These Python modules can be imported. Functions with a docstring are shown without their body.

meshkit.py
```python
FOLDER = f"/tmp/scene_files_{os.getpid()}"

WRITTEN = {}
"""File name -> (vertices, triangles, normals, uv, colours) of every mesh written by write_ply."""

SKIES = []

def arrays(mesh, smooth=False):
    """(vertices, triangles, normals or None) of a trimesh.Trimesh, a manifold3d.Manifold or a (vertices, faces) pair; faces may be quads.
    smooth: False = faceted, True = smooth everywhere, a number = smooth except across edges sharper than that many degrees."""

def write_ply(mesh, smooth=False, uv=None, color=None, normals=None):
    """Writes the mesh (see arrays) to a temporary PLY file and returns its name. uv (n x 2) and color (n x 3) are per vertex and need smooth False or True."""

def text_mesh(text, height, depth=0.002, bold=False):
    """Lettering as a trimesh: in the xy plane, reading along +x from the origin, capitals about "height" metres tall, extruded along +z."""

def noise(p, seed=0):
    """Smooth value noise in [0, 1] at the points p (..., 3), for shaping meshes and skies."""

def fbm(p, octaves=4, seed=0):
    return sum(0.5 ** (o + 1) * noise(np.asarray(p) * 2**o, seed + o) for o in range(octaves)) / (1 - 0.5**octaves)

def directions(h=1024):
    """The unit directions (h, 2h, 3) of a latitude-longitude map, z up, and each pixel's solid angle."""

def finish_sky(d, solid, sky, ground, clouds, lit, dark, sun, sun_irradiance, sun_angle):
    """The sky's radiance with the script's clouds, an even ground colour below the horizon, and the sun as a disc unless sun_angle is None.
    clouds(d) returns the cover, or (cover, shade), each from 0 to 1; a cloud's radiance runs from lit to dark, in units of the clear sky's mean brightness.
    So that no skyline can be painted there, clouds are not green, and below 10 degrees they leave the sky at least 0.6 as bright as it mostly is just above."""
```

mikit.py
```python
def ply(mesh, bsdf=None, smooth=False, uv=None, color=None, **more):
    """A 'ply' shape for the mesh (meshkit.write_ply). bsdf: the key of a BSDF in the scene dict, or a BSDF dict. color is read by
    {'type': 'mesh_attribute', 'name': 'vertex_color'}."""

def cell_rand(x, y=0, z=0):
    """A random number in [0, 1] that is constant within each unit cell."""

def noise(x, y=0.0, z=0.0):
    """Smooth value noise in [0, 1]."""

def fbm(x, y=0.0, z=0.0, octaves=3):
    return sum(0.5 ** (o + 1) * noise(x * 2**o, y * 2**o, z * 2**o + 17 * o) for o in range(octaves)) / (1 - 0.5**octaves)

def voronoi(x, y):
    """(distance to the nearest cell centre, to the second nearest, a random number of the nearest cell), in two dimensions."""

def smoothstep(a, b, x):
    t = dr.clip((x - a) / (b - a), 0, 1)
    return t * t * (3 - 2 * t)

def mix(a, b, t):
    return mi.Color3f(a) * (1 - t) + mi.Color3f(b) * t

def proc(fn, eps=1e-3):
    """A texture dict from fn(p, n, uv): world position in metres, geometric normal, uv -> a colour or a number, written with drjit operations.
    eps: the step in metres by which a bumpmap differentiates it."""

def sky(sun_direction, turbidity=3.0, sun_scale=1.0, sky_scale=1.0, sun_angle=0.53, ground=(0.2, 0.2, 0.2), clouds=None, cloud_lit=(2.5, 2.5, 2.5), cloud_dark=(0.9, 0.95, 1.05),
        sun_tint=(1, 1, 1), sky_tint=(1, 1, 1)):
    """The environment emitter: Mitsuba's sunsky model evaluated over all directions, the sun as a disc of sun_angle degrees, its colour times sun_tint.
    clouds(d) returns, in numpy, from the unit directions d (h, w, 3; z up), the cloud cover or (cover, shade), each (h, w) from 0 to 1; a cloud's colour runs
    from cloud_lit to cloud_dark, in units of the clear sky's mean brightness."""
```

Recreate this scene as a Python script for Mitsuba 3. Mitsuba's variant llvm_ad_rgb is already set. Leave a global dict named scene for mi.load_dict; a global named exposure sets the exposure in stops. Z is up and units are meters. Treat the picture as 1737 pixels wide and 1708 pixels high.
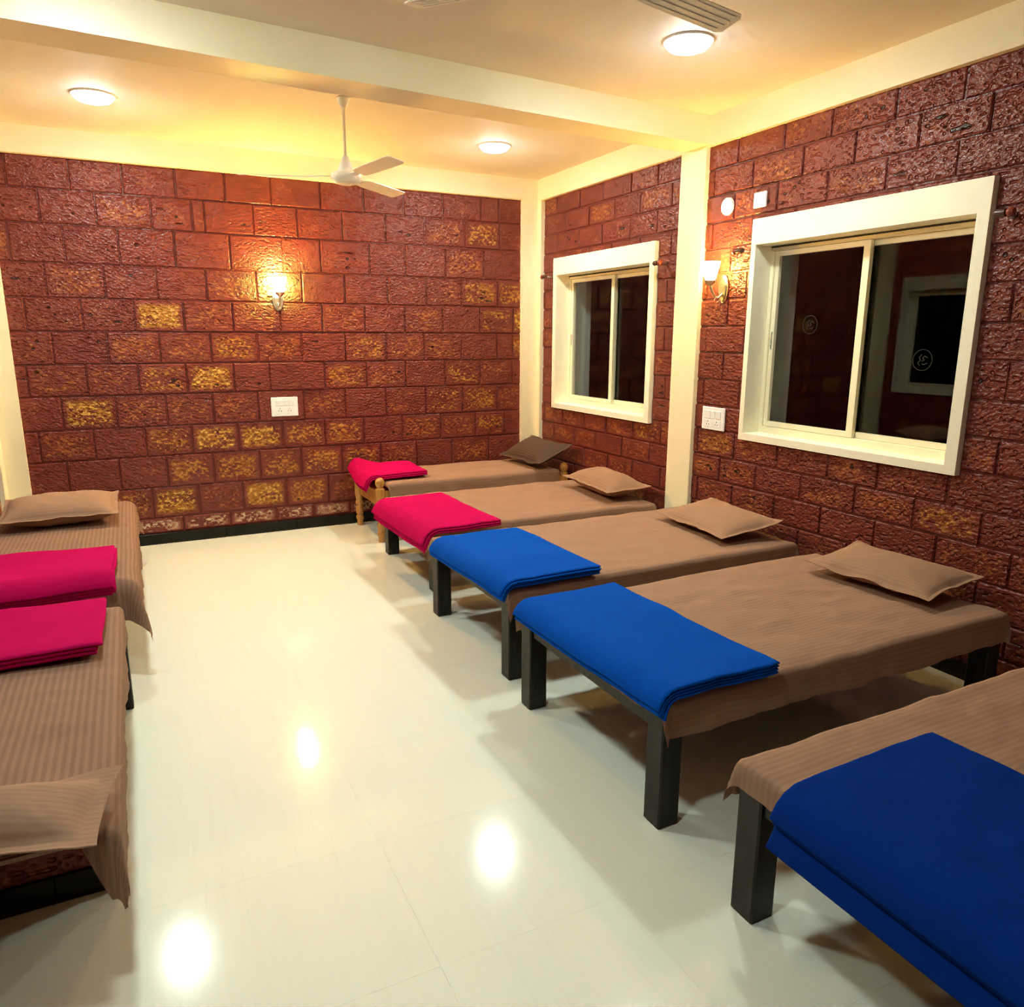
import math, random
import numpy as np
import trimesh
import shapely.geometry as sg
import mitsuba as mi
import drjit as dr
import mikit, meshkit
from mikit import proc, noise, fbm, voronoi, smoothstep, mix, cell_rand

T = mi.ScalarTransform4f
RNG = np.random.default_rng(7)
scene, labels = {}, {}

# ------------------------------------------------------------------ camera, exposure
F_PX, YAW, PITCH, ROLL, EYE = 1266.777, 0.4671, -0.2210, 0.0033, np.array([0.0, 0.0, 1.55])
CAM_R = np.array([[0.8932128629610475, -0.4496228053836124, 0.003180301856589283],
                  [-0.0958076224501208, -0.19723089385764955, -0.9756643244418478],
                  [0.4393081844461629, 0.8711712273641059, -0.21924646335011494]])
scene['camera'] = {'type': 'perspective', 'fov': math.degrees(2 * math.atan(868.5 / F_PX)), 'fov_axis': 'x', 'near_clip': 0.05,
                   'to_world': T().look_at(origin=EYE.tolist(), target=(EYE + CAM_R[2]).tolist(), up=(-CAM_R[1]).tolist())}
exposure = -0.06
DOWNLIGHT = (228.0, 266.0, 248.0)          # radiance of the ceiling lamps
SCONCE = (400.0, 220.0, 46.0)                 # radiance of the glass shades
BULB = (1250.0, 680.0, 250.0)                # radiance of the lamp inside the shade
DOWNLIGHT_SPOTS = [(-0.04, 5.13), (2.44, 5.13), (2.40, 3.0), (-0.04, 3.0), (-0.04, 1.0)]
LAMP_SHARE = [1.0, 1.0, 1.0, 1.0, 0.8]

# ------------------------------------------------------------------ the room's measures
D = 6.076        # brick face of the back wall
R = 3.316        # brick face of the right wall
XL = -0.86       # brick face of the left wall
ZB = 2.684       # underside of the beams
ZC = 2.855       # ceiling

# ------------------------------------------------------------------ materials
def rgb(*c):
    return {'type': 'rgb', 'value': list(c)}

def principled(color, rough, spec=0.5, **more):
    return {'type': 'principled', 'base_color': rgb(*color) if isinstance(color, tuple) else color, 'roughness': rough, 'specular': spec, **more}

def two(b):
    return {'type': 'twosided', 'b': b}

def mat(key, b):
    scene[key] = b
    return key

def paint_color(c):
    def fn(p, n, uv):
        a = fbm(p.x * 3, p.y * 3, p.z * 3, 3)
        return mix([x * 0.96 for x in c], c, a)
    return fn

mat('m_paint', two(principled(proc(paint_color((0.86, 0.76, 0.50))), 0.5, 0.35)))
mat('m_ceiling', two(principled(proc(paint_color((0.70, 0.63, 0.49))), 0.7, 0.2)))
mat('m_trim', two(principled((0.90, 0.86, 0.66), 0.4, 0.4)))
mat('m_frame', two(principled((0.86, 0.80, 0.56), 0.3, 0.5)))
mat('m_plaster', two(principled((0.30, 0.32, 0.28), 0.8, 0.2)))
mat('m_white', two(principled((0.88, 0.88, 0.84), 0.3, 0.5)))
mat('m_fan', two(principled((0.86, 0.82, 0.66), 0.3, 0.5)))
mat('m_black_wood', two(principled(proc(lambda p, n, uv: mix((0.004, 0.004, 0.003), (0.014, 0.0135, 0.010), smoothstep(0.35, 0.8, fbm(p.x * 30, p.y * 30, p.z * 6, 3)))), 0.42, 0.3)))
mat('m_grout', two(principled((0.78, 0.79, 0.65), 0.4, 0.4)))
mat('m_rubber', two(principled((0.02, 0.02, 0.02), 0.5, 0.4)))

def wood_col(p, n, uv):
    g = noise(p.x * 60 + fbm(p.x * 6, p.y * 6, p.z * 2) * 6, p.y * 60, p.z * 4)
    return mix((0.36, 0.15, 0.030), (0.56, 0.27, 0.065), g)
mat('m_wood', two(principled(proc(wood_col), 0.28, 0.5, clearcoat=0.5, clearcoat_gloss=0.9)))

def skirt_col(p, n, uv):
    return mix((0.003, 0.004, 0.003), (0.009, 0.010, 0.008), fbm(p.x * 12, p.y * 12, p.z * 12, 3))
mat('m_skirting', two(principled(proc(skirt_col), 0.18, 0.18)))

def floor_col(p, n, uv):
    w = fbm(p.x * 1.7, p.y * 1.2, 3.0, 3)
    lines = noise((p.x + 0.10 * fbm(p.x * 2.2, p.y * 1.1, 0.0, 3)) * 150, p.y * 4.0, 0.5)
    return mix((0.82, 0.84, 0.72), (0.785, 0.80, 0.665), 0.55 * w + 0.45 * smoothstep(0.45, 0.9, lines))
mat('m_floor', {'type': 'roughplastic', 'diffuse_reflectance': proc(floor_col), 'alpha': 0.010, 'int_ior': 1.52, 'distribution': 'ggx'})

# laterite: red-oxide paint and varnish over pitted stone; the variants are how much ochre stone shows through
def pits(p):
    few = smoothstep(0.60, 0.72, noise(p.x * 3.1, p.y * 3.1, p.z * 4.3))
    return smoothstep(0.74, 0.80, noise(p.x * 33, p.y * 33, p.z * 44)) * few

def brick_color(amount, lo, hi, ochre, spark, seed):
    def fn(p, n, uv):
        x, y, z = p.x + seed, p.y + 1.7 * seed, p.z
        a = fbm(x * 8, y * 8, z * 9, 3)
        b = fbm(x * 62, y * 62, z * 58, 3)
        c = fbm(x * 5.5, y * 5.5, z * 8, 2)
        base = mix((0.100, 0.0125, 0.0085), (0.178, 0.030, 0.0185), a)
        inside = smoothstep(0.03, 0.16, dr.minimum(uv.x, 1 - uv.x)) * smoothstep(0.05, 0.24, dr.minimum(uv.y, 1 - uv.y))
        m = smoothstep(lo, hi, 0.30 * a + 0.55 * b + 0.30 * (c - 0.5)) * inside * amount
        tint = mix(ochre, spark, smoothstep(0.50, 0.72, b))
        pit = pits(p) * inside
        return mix(base, tint, m) * (1 - 0.85 * pit)
    return fn

def brick_height(p, n, uv):
    a = fbm(p.x * 14, p.y * 14, p.z * 16, 2)
    b = fbm(p.x * 85, p.y * 85, p.z * 95, 2)
    hole = smoothstep(0.60, 0.76, noise(p.x * 62, p.y * 62, p.z * 75))
    return a * 0.30 + b * 0.50 - 0.60 * hole - 0.5 * pits(p)
BRICK_BUMP = proc(brick_height, 0.002)

def brick_mat(key, fn, rough=0.38):
    mat(key, two({'type': 'bumpmap', 'arbitrary': BRICK_BUMP, 'scale': 0.014,
                  'b': principled(proc(fn), rough, 0.42)}))
brick_mat('m_brick_plain', brick_color(0.40, 0.46, 0.62, (0.21, 0.060, 0.025), (0.32, 0.11, 0.045), 0.0))
brick_mat('m_brick_rust', brick_color(0.80, 0.38, 0.55, (0.23, 0.050, 0.010), (0.34, 0.110, 0.028), 3.0))
brick_mat('m_brick_ochre', brick_color(0.90, 0.33, 0.52, (0.25, 0.078, 0.008), (0.44, 0.180, 0.034), 6.0))
brick_mat('m_brick_gold', brick_color(1.0, 0.30, 0.48, (0.32, 0.125, 0.011), (0.68, 0.37, 0.080), 9.0))
brick_mat('m_brick_pale', brick_color(0.85, 0.36, 0.46, (0.40, 0.20, 0.12), (0.62, 0.48, 0.33), 12.0))
BRICKS = ['m_brick_plain', 'm_brick_rust', 'm_brick_ochre', 'm_brick_gold', 'm_brick_pale']
mat('m_mortar', two({'type': 'bumpmap', 'arbitrary': BRICK_BUMP, 'scale': 0.006, 'b': principled((0.092, 0.0130, 0.0090), 0.35, 0.4)}))

def cloth_mat(key, c0, c1, pitch, axis, sheen=0.1):
    def fn(p, n, uv):
        t = (uv.x if axis == 0 else uv.y) / pitch
        f = t - dr.floor(t)
        s = smoothstep(0.0, 0.12, f) * (1 - smoothstep(0.5, 0.62, f))
        w = fbm(uv.x * 7, uv.y * 7, 1.0, 3)
        g = noise(uv.x * 900, uv.y * 900, 0.0)
        return mix(c0, c1, dr.clip(0.62 * s + 0.30 * w + 0.12 * g, 0, 1))
    def hgt(p, n, uv):
        return fbm(uv.x * 26, uv.y * 26, 0.0, 3)
    mat(key, two({'type': 'bumpmap', 'arbitrary': proc(hgt, 0.002), 'scale': 0.004,
                  'b': principled(proc(fn), 0.75, 0.25, sheen=sheen, sheen_tint=0.5)}))
cloth_mat('m_sheet_across', (0.240, 0.134, 0.084), (0.285, 0.164, 0.107), 0.021, 1)
cloth_mat('m_sheet_along', (0.175, 0.094, 0.058), (0.245, 0.137, 0.089), 0.021, 0)
cloth_mat('m_pillow', (0.258, 0.145, 0.087), (0.300, 0.172, 0.107), 0.016, 0)
cloth_mat('m_pillow_dark', (0.055, 0.030, 0.020), (0.085, 0.048, 0.032), 0.016, 0)

def fleece(key, c, d):
    def fn(p, n, uv):
        return mix(c, d, 0.6 * fbm(p.x * 9, p.y * 9, p.z * 9, 3) + 0.4 * noise(p.x * 260, p.y * 260, p.z * 260))
    def hgt(p, n, uv):
        return fbm(p.x * 120, p.y * 120, p.z * 120, 2)
    mat(key, two({'type': 'bumpmap', 'arbitrary': proc(hgt, 0.001), 'scale': 0.0016, 'b': principled(proc(fn), 0.9, 0.04, sheen=0.0)}))
fleece('m_blue', (0.0005, 0.050, 0.32), (0.001, 0.072, 0.42))
fleece('m_navy', (0.0005, 0.018, 0.15), (0.001, 0.027, 0.205))
fleece('m_magenta', (0.335, 0.002, 0.056), (0.425, 0.003, 0.080))

mat('m_glass', {'type': 'thindielectric', 'int_ior': 1.36})
mat('m_antique', two({'type': 'roughconductor', 'alpha': 0.18, 'specular_reflectance': rgb(0.80, 0.70, 0.46)}))
mat('m_chrome', two({'type': 'roughconductor', 'alpha': 0.15, 'specular_reflectance': rgb(0.8, 0.8, 0.78)}))
mat('m_bracket', two(principled((0.05, 0.018, 0.012), 0.3, 0.5)))
mat('m_finial', two(principled((0.20, 0.035, 0.020), 0.25, 0.5)))
mat('m_lampglass', two(principled((0.85, 0.85, 0.82), 0.3, 0.5)))
mat('m_etch', two(principled((0.020, 0.021, 0.020), 0.7, 0.2)))
mat('m_shadow_gap', two(principled((0.03, 0.03, 0.03), 0.8, 0.1)))

# ------------------------------------------------------------------ helpers
def free(key):
    if key not in scene and key not in labels and not any(k.startswith(key + '__') for k in scene):
        return key
    i = 1
    while True:
        k = f'{key}_{i:03d}'
        if k not in scene and k not in labels and not any(q.startswith(k + '__') for q in scene):
            return k
        i += 1

def put(name, mesh, bsdf, parent=None, smooth=False, uv=None, **more):
    key = free(f'{parent}__{name}') if parent else name      # the setting's pieces are put under their own names
    scene[key] = mikit.ply(mesh, bsdf, smooth=smooth, uv=uv, **more)
    return key

def thing(name, label, category, group=None):
    key = free(name)
    labels[key] = {'label': label, 'category': category}
    if group:
        labels[key]['group'] = group
    return key

def structure(key, label=None):
    labels[key] = {'kind': 'structure'}
    if label:
        labels[key]['label'] = label
    return key

def box(x0, x1, y0, y1, z0, z1):
    m = trimesh.creation.box((x1 - x0, y1 - y0, z1 - z0))
    m.apply_translation(((x0 + x1) / 2, (y0 + y1) / 2, (z0 + z1) / 2))
    return m

def cbox(x0, x1, y0, y1, z0, z1, c=0.004):
    """A box with chamfered edges."""
    pts = []
    for sx in (0, 1):
        for sy in (0, 1):
            for sz in (0, 1):
                p = [(x0, x1)[sx], (y0, y1)[sy], (z0, z1)[sz]]
                s = [(1, -1)[sx], (1, -1)[sy], (1, -1)[sz]]
                for k in range(3):
                    q = [p[j] + (s[j] * c if j != k else 0) for j in range(3)]
                    pts.append(q)
    return trimesh.convex.convex_hull(np.array(pts))

def join(*ms):
    return trimesh.util.concatenate([m for m in ms])

def lathe(profile, n=32):
    """Revolve (radius, z) pairs around z."""
    pr = np.array(profile, float)
    a = np.arange(n) * 2 * np.pi / n
    v = np.stack([pr[:, None, 0] * np.cos(a), pr[:, None, 0] * np.sin(a), np.repeat(pr[:, 1:2], n, 1)], -1).reshape(-1, 3)
    f = []
    for i in range(len(pr) - 1):
        for j in range(n):
            k = (j + 1) % n
            f += [[i * n + j, i * n + k, (i + 1) * n + k], [i * n + j, (i + 1) * n + k, (i + 1) * n + j]]
    m = trimesh.Trimesh(v, f, process=False)
    m.merge_vertices()
    m.update_faces(m.nondegenerate_faces())
    return m

def tube(points, radius, n=10):
    p = np.array(points, float)
    r = np.broadcast_to(radius, (len(p),))
    t = np.gradient(p, axis=0)
    t /= np.linalg.norm(t, axis=1, keepdims=True)
    ref = np.array([0, 0, 1.0]) if abs(t[0][2]) < 0.9 else np.array([1.0, 0, 0])
    v = []
    for i in range(len(p)):
        a = np.cross(t[i], ref)
        if np.linalg.norm(a) < 1e-6:
            a = np.cross(t[i], [0.3, 1, 0.2])
        a /= np.linalg.norm(a)
        b = np.cross(t[i], a)
        ang = np.arange(n) * 2 * np.pi / n
        v.append(p[i] + r[i] * (np.cos(ang)[:, None] * a + np.sin(ang)[:, None] * b))
    v = np.vstack(v + [p[:1], p[-1:]])
    f = []
    for i in range(len(p) - 1):
        for j in range(n):
            k = (j + 1) % n
            f += [[i * n + j, (i + 1) * n + j, (i + 1) * n + k], [i * n + j, (i + 1) * n + k, i * n + k]]
    e = len(p) * n
    for j in range(n):
        k = (j + 1) % n
        f += [[e, j, k], [e + 1, (len(p) - 1) * n + k, (len(p) - 1) * n + j]]
    return trimesh.Trimesh(v, f, process=False)

def prism(poly, z0, z1):
    m = trimesh.creation.extrude_polygon(poly if hasattr(poly, 'exterior') else sg.Polygon(poly), z1 - z0, engine='earcut')
    m.apply_translation((0, 0, z0))
    return m

def orient(m, ex, ey, ez, at):
    """Places a mesh: its x, y, z axes along ex, ey, ez, its origin at `at`."""
    M = np.eye(4)
    M[:3, 0], M[:3, 1], M[:3, 2], M[:3, 3] = ex, ey, ez, at
    m = m.copy()
    m.apply_transform(M)
    return m

def n3(p, seed=0):
    return meshkit.fbm(p, 3, seed) - 0.5

# ------------------------------------------------------------------ brick walls
def brick_mesh(poly, place, depth, bevel=0.006, back=0.025):
    """One dressed block: poly in wall coordinates (u, v), place(u, v, d) -> world points, d outward from the wall face."""
    ring = np.array(sg.polygon.orient(poly).exterior.coords)[:-1]
    inner = poly.buffer(-bevel, join_style=2)
    if inner.geom_type != 'Polygon' or inner.is_empty:
        return None
    iring = np.array(sg.polygon.orient(inner).exterior.coords)[:-1]
    if len(iring) != len(ring):
        return None
    # start both rings at the same corner
    iring = np.roll(iring, -int(np.argmin(np.linalg.norm(iring - ring[0], axis=1))), axis=0)
    k = len(ring)
    tilt = RNG.normal(0, 0.0011, k)
    jit = RNG.normal(0, 0.0013, (k, 2))
    lo, hi = ring.min(0), ring.max(0)
    V, UV = [], []
    for rr, d in ((ring, np.full(k, -back)), (ring, depth - bevel + tilt), (iring + jit, depth + tilt)):
        V.append(place(rr[:, 0], rr[:, 1], d))
        UV.append((rr - lo) / np.maximum(hi - lo, 1e-6))
    faces = []
    for a in range(2):
        for i in range(k):
            j = (i + 1) % k
            faces += [[a * k + i, a * k + j, (a + 1) * k + j], [a * k + i, (a + 1) * k + j, (a + 1) * k + i]]
    if k == 4:
        faces += [[2 * k, 2 * k + 1, 2 * k + 2], [2 * k, 2 * k + 2, 2 * k + 3]]
    else:
        tv, tf = trimesh.creation.triangulate_polygon(sg.Polygon(iring), engine='earcut')
        idx = [int(np.argmin(np.linalg.norm(iring - q, axis=1))) for q in tv]
        faces += [[2 * k + idx[c] for c in t] for t in tf]
    return trimesh.Trimesh(np.vstack(V), np.array(faces), process=False), np.vstack(UV)

def lay(parent, rows, place, u0, u1, openings, joint=0.009, flip=False):
    """rows: (z top, z bottom, vertical joints, kinds). Every block becomes an entry of its own under parent."""
    for zt, zb, joints, kinds in rows:
        edges = [u0] + [j for j in joints if u0 + 0.03 < j < u1 - 0.03] + [u1]
        for i in range(len(edges) - 1):
            a, b = edges[i], edges[i + 1]
            shape = sg.box(a + joint / 2 + RNG.uniform(-.002, .002), zb + joint / 2, b - joint / 2 + RNG.uniform(-.002, .002), zt - joint / 2 + RNG.uniform(-.002, .002))
            for o in openings:
                shape = shape.difference(o)
            for g in (shape.geoms if hasattr(shape, 'geoms') else [shape]):
                if g.is_empty or g.area < 0.0012:
                    continue
                got = brick_mesh(g.simplify(0.0005), place, float(RNG.uniform(-0.002, 0.004)))
                if got is None:
                    continue
                m, uv = got
                if flip:
                    m.invert()
                kind = kinds[i] if kinds is not None and i < len(kinds) else int(RNG.choice([0, 0, 0, 1, 1, 2], 1)[0])
                key = free(f'{parent}__brick')
                scene[key] = mikit.ply(m, BRICKS[kind], smooth=False, uv=uv)

# back wall: courses and upright joints as measured
BZ = [2.693, 2.487, 2.268, 2.018, 1.79, 1.568, 1.343, 1.124, 0.89, 0.67, 0.434, 0.2, 0.085]
BJ = [
    [-0.601, -0.246, 0.069, 0.406, 0.73, 1.054, 1.418, 1.756, 2.08, 2.418, 2.763, 2.929],
    [-0.438, -0.108, 0.232, 0.498, 0.58, 0.914, 1.239, 1.58, 1.924, 2.26, 2.616, 2.937],
    [-0.63, -0.32, 0.008, 0.367, 0.736, 1.115, 1.399, 1.787, 2.087, 2.431, 2.783],
    [-0.452, -0.103, 0.227, 0.555, 0.906, 1.244, 1.575, 1.929, 2.259, 2.576, 2.917],
    [-0.593, -0.263, 0.062, 0.385, 0.722, 1.068, 1.388, 1.73, 2.063, 2.402, 2.743, 3.07],
    [-0.46, -0.125, 0.205, 0.552, 0.884, 1.219, 1.561, 1.899, 2.233, 2.57, 2.91, 3.062],
    [-0.632, -0.279, 0.046, 0.366, 0.699, 0.961, 1.384, 1.726, 2.063, 2.413, 2.749, 3.063],
    [-0.453, -0.118, 0.212, 0.533, 0.862, 1.209, 1.545, 1.883, 2.233, 2.574, 2.91],
    [-0.614, -0.279, 0.052, 0.37, 0.698, 1.035, 1.366, 1.686, 2.02, 2.367, 2.7, 2.986],
    [-0.467, -0.141, 0.177, 0.499, 0.844, 1.163, 1.495, 1.823, 2.141, 2.47, 2.832],
    [-0.551, -0.254, 0.056, 0.377, 0.7, 1.033, 1.371, 1.704, 2.044, 2.371, 2.725],
    [-0.386, -0.07, 0.254, 0.593, 0.942, 1.241, 1.545, 1.853, 2.174, 2.538, 2.89]]
BK = ['0000000000000', '0010000000120', '1000000000100', '0100100001220', '0001110101023'.replace('0001', '0003', 1), '1011210211002',
      '0112300210210', '0311101012210', '0102332201120', '0002222210101', '1123132111101', '4444444444444']
structure('wall_back')
put('wall_back', box(-1.1, 3.6, D + 0.007, D + 0.2, 0, ZC + 0.1), 'm_mortar')
lay('wall_back', [(BZ[i], BZ[i + 1], BJ[i], [int(c) for c in BK[i]]) for i in range(12)],
    lambda u, v, d: np.stack([u, np.full_like(u, D) - d, v], -1), -0.76, 3.17, [])

# right wall, with its two windows
RZ = [2.70, 2.545, 2.39, 2.235, 2.08, 1.93, 1.774, 1.61, 1.45, 1.281, 1.118, 0.963, 0.795, 0.64, 0.48, 0.32, 0.16, 0.07]
W2 = dict(y0=2.07, y1=3.445, z0=0.937, z1=2.207, a=2.126, b=3.41, c=0.978, d=2.065)
W1 = dict(y0=4.355, y1=5.754, z0=0.936, z1=2.187, a=4.41, b=5.70, c=0.977, d=2.048)
W3 = dict(W1)

def wall_slab(x0, x1, y0, y1, holes):
    p = sg.box(y0, 0, y1, ZC + 0.1)
    for h in holes:
        p = p.difference(h)
    m = trimesh.creation.extrude_polygon(p, x1 - x0, engine='earcut')
    return orient(m, [0, 1, 0], [0, 0, 1], [1, 0, 0], [x0, 0, 0])

def opening(w, grow):
    return sg.box(w['a'] - grow, w['c'] - grow, w['b'] + grow, w['d'] + grow)

def outer(w, g=0.0):
    return sg.box(w['y0'] - g, w['z0'] - g, w['y1'] + g, w['z1'] + g)

def right_rows(y0, y1, seed, off):
    rng = np.random.default_rng(seed)
    rows = []
    for i in range(len(RZ) - 1):
        ph = (2.265 if i % 2 == 0 else 2.12) + off
        js = []
        k0, k1 = math.floor((y0 - ph) / 0.343) - 1, math.ceil((y1 - ph) / 0.343) + 1
        for k in range(k0, k1):
            js.append(ph + 0.343 * k + float(rng.uniform(-0.02, 0.02)))
        low = i > 10
        kinds = [int(x) for x in rng.choice([0, 0, 0, 0, 1] if not low else [0, 0, 1, 1, 1, 1, 2], 60)]
        rows.append((RZ[i], RZ[i + 1], js, kinds))
    return rows

structure('wall_right')
put('wall_right', wall_slab(R + 0.007, 3.45, -1.4, D + 0.2, [opening(W1, 0.03), opening(W2, 0.03)]), 'm_mortar')
put('plaster', wall_slab(3.4505, 3.64, -1.4, D + 0.2, [opening(W1, 0.0), opening(W2, 0.0)]), 'm_plaster', 'wall_right')
placeR = lambda u, v, d: np.stack([np.full_like(u, R) - d, u, v], -1)
lay('wall_right', right_rows(0.7, 3.89, 3, 0.0), placeR, 0.7, 3.90, [outer(W2, 0.002)], flip=True)
lay('wall_right', right_rows(4.10, 5.98, 4, 0.05), placeR, 4.10, 5.985, [outer(W1, 0.002)], flip=True)

structure('wall_left')
put('wall_left', wall_slab(-1.0, XL - 0.007, -1.4, D + 0.2, [opening(W3, 0.03)]), 'm_mortar')
placeL = lambda u, v, d: np.stack([np.full_like(u, XL) + d, u, v], -1)
lay('wall_left', right_rows(3.832, 5.90, 5, 0.1), placeL, 3.832, 5.905, [outer(W3, 0.002)])
lay('wall_left', right_rows(1.2, 3.58, 6, 0.1), placeL, 1.2, 3.578, [])
structure('wall_rear')
put('wall_rear', box(-1.1, 3.64, -1.5, -1.4, 0, ZC + 0.1), 'm_mortar')

# a low brick ledge that shows under the nearest bed on the left
structure('wall_ledge', 'low brick ledge with black skirting under the near left bed')
put('wall_ledge', box(XL, -0.15, 2.183, 2.5, 0, 0.325), 'm_mortar')
placeP = lambda u, v, d: np.stack([u, np.full_like(u, 2.175) - d, v], -1)
lay('wall_ledge', [(0.325, 0.205, [-0.42, -0.76], None), (0.205, 0.075, [-0.30, -0.63], None)], placeP, -0.855, -0.148, [])

# ------------------------------------------------------------------ columns, beams, ceiling, floor
def col(key, *ms):
    structure(key, 'cream painted column')
    put(key, join(*ms), 'm_paint')
col('wall_column', box(3.138, 3.45, 6.03, 6.27, 0, ZC + 0.05), box(3.282, 3.45, 5.967, 6.0301, 0, ZC + 0.05))
col('wall_column_001', cbox(3.284, 3.45, 3.878, 4.119, 0, ZC + 0.05, 0.003))
col('wall_column_002', box(-1.0, -0.697, 6.03, 6.27, 0, ZC + 0.05), box(-1.0, -0.83, 5.885, 6.0301, 0, ZC + 0.05))
col('wall_column_003', cbox(-1.0, -0.83, 3.58, 3.83, 0, ZC + 0.05, 0.003))
structure('ceiling_beam', 'cream beam along the back wall')
put('ceiling_beam', box(-1.0, 3.5, 6.032, 6.25, ZB, ZC + 0.05), 'm_paint')
structure('ceiling_beam_001', 'cream beam along the right wall')
put('ceiling_beam_001', box(3.281, 3.5, -1.45, 6.04, ZB - 0.003, ZC + 0.05), 'm_paint')
structure('ceiling_beam_002', 'cream beam along the left wall')
put('ceiling_beam_002', box(-1.0, -0.828, -1.45, 6.04, ZB - 0.003, ZC + 0.05), 'm_paint')
structure('ceiling_beam_003', 'cream beam crossing the ceiling')
put('ceiling_beam_003', prism([(-1.0, 3.628 - 0.070), (3.45, 3.628 + 0.2415), (3.45, 3.868 + 0.2277), (-1.0, 3.868 - 0.066)], 2.690, ZC + 0.05), 'm_paint')
structure('ceiling')
put('ceiling', box(-1.1, 3.64, -1.5, 6.28, ZC, ZC + 0.12), 'm_ceiling')
structure('floor')
put('floor', box(-1.1, 3.64, -1.5, 6.28, -0.12, -0.0015), 'm_grout')
P = 0.54
xs = [-1.1 + 0] + [0.014 + P * k for k in range(-2, 7)]
xs = [x for x in xs if x < 3.6] + [3.6]
ys = [-1.45] + [1.49 + P * k for k in range(-5, 9)] + [6.2]
tiles = {}
for i in range(len(xs) - 1):
    for j in range(len(ys) - 1):
        g = 0.00016
        put('tile', box(xs[i] + g, xs[i + 1] - g, ys[j] + g, ys[j + 1] - g, -0.0014, 0.0), 'm_floor', 'floor')

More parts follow.
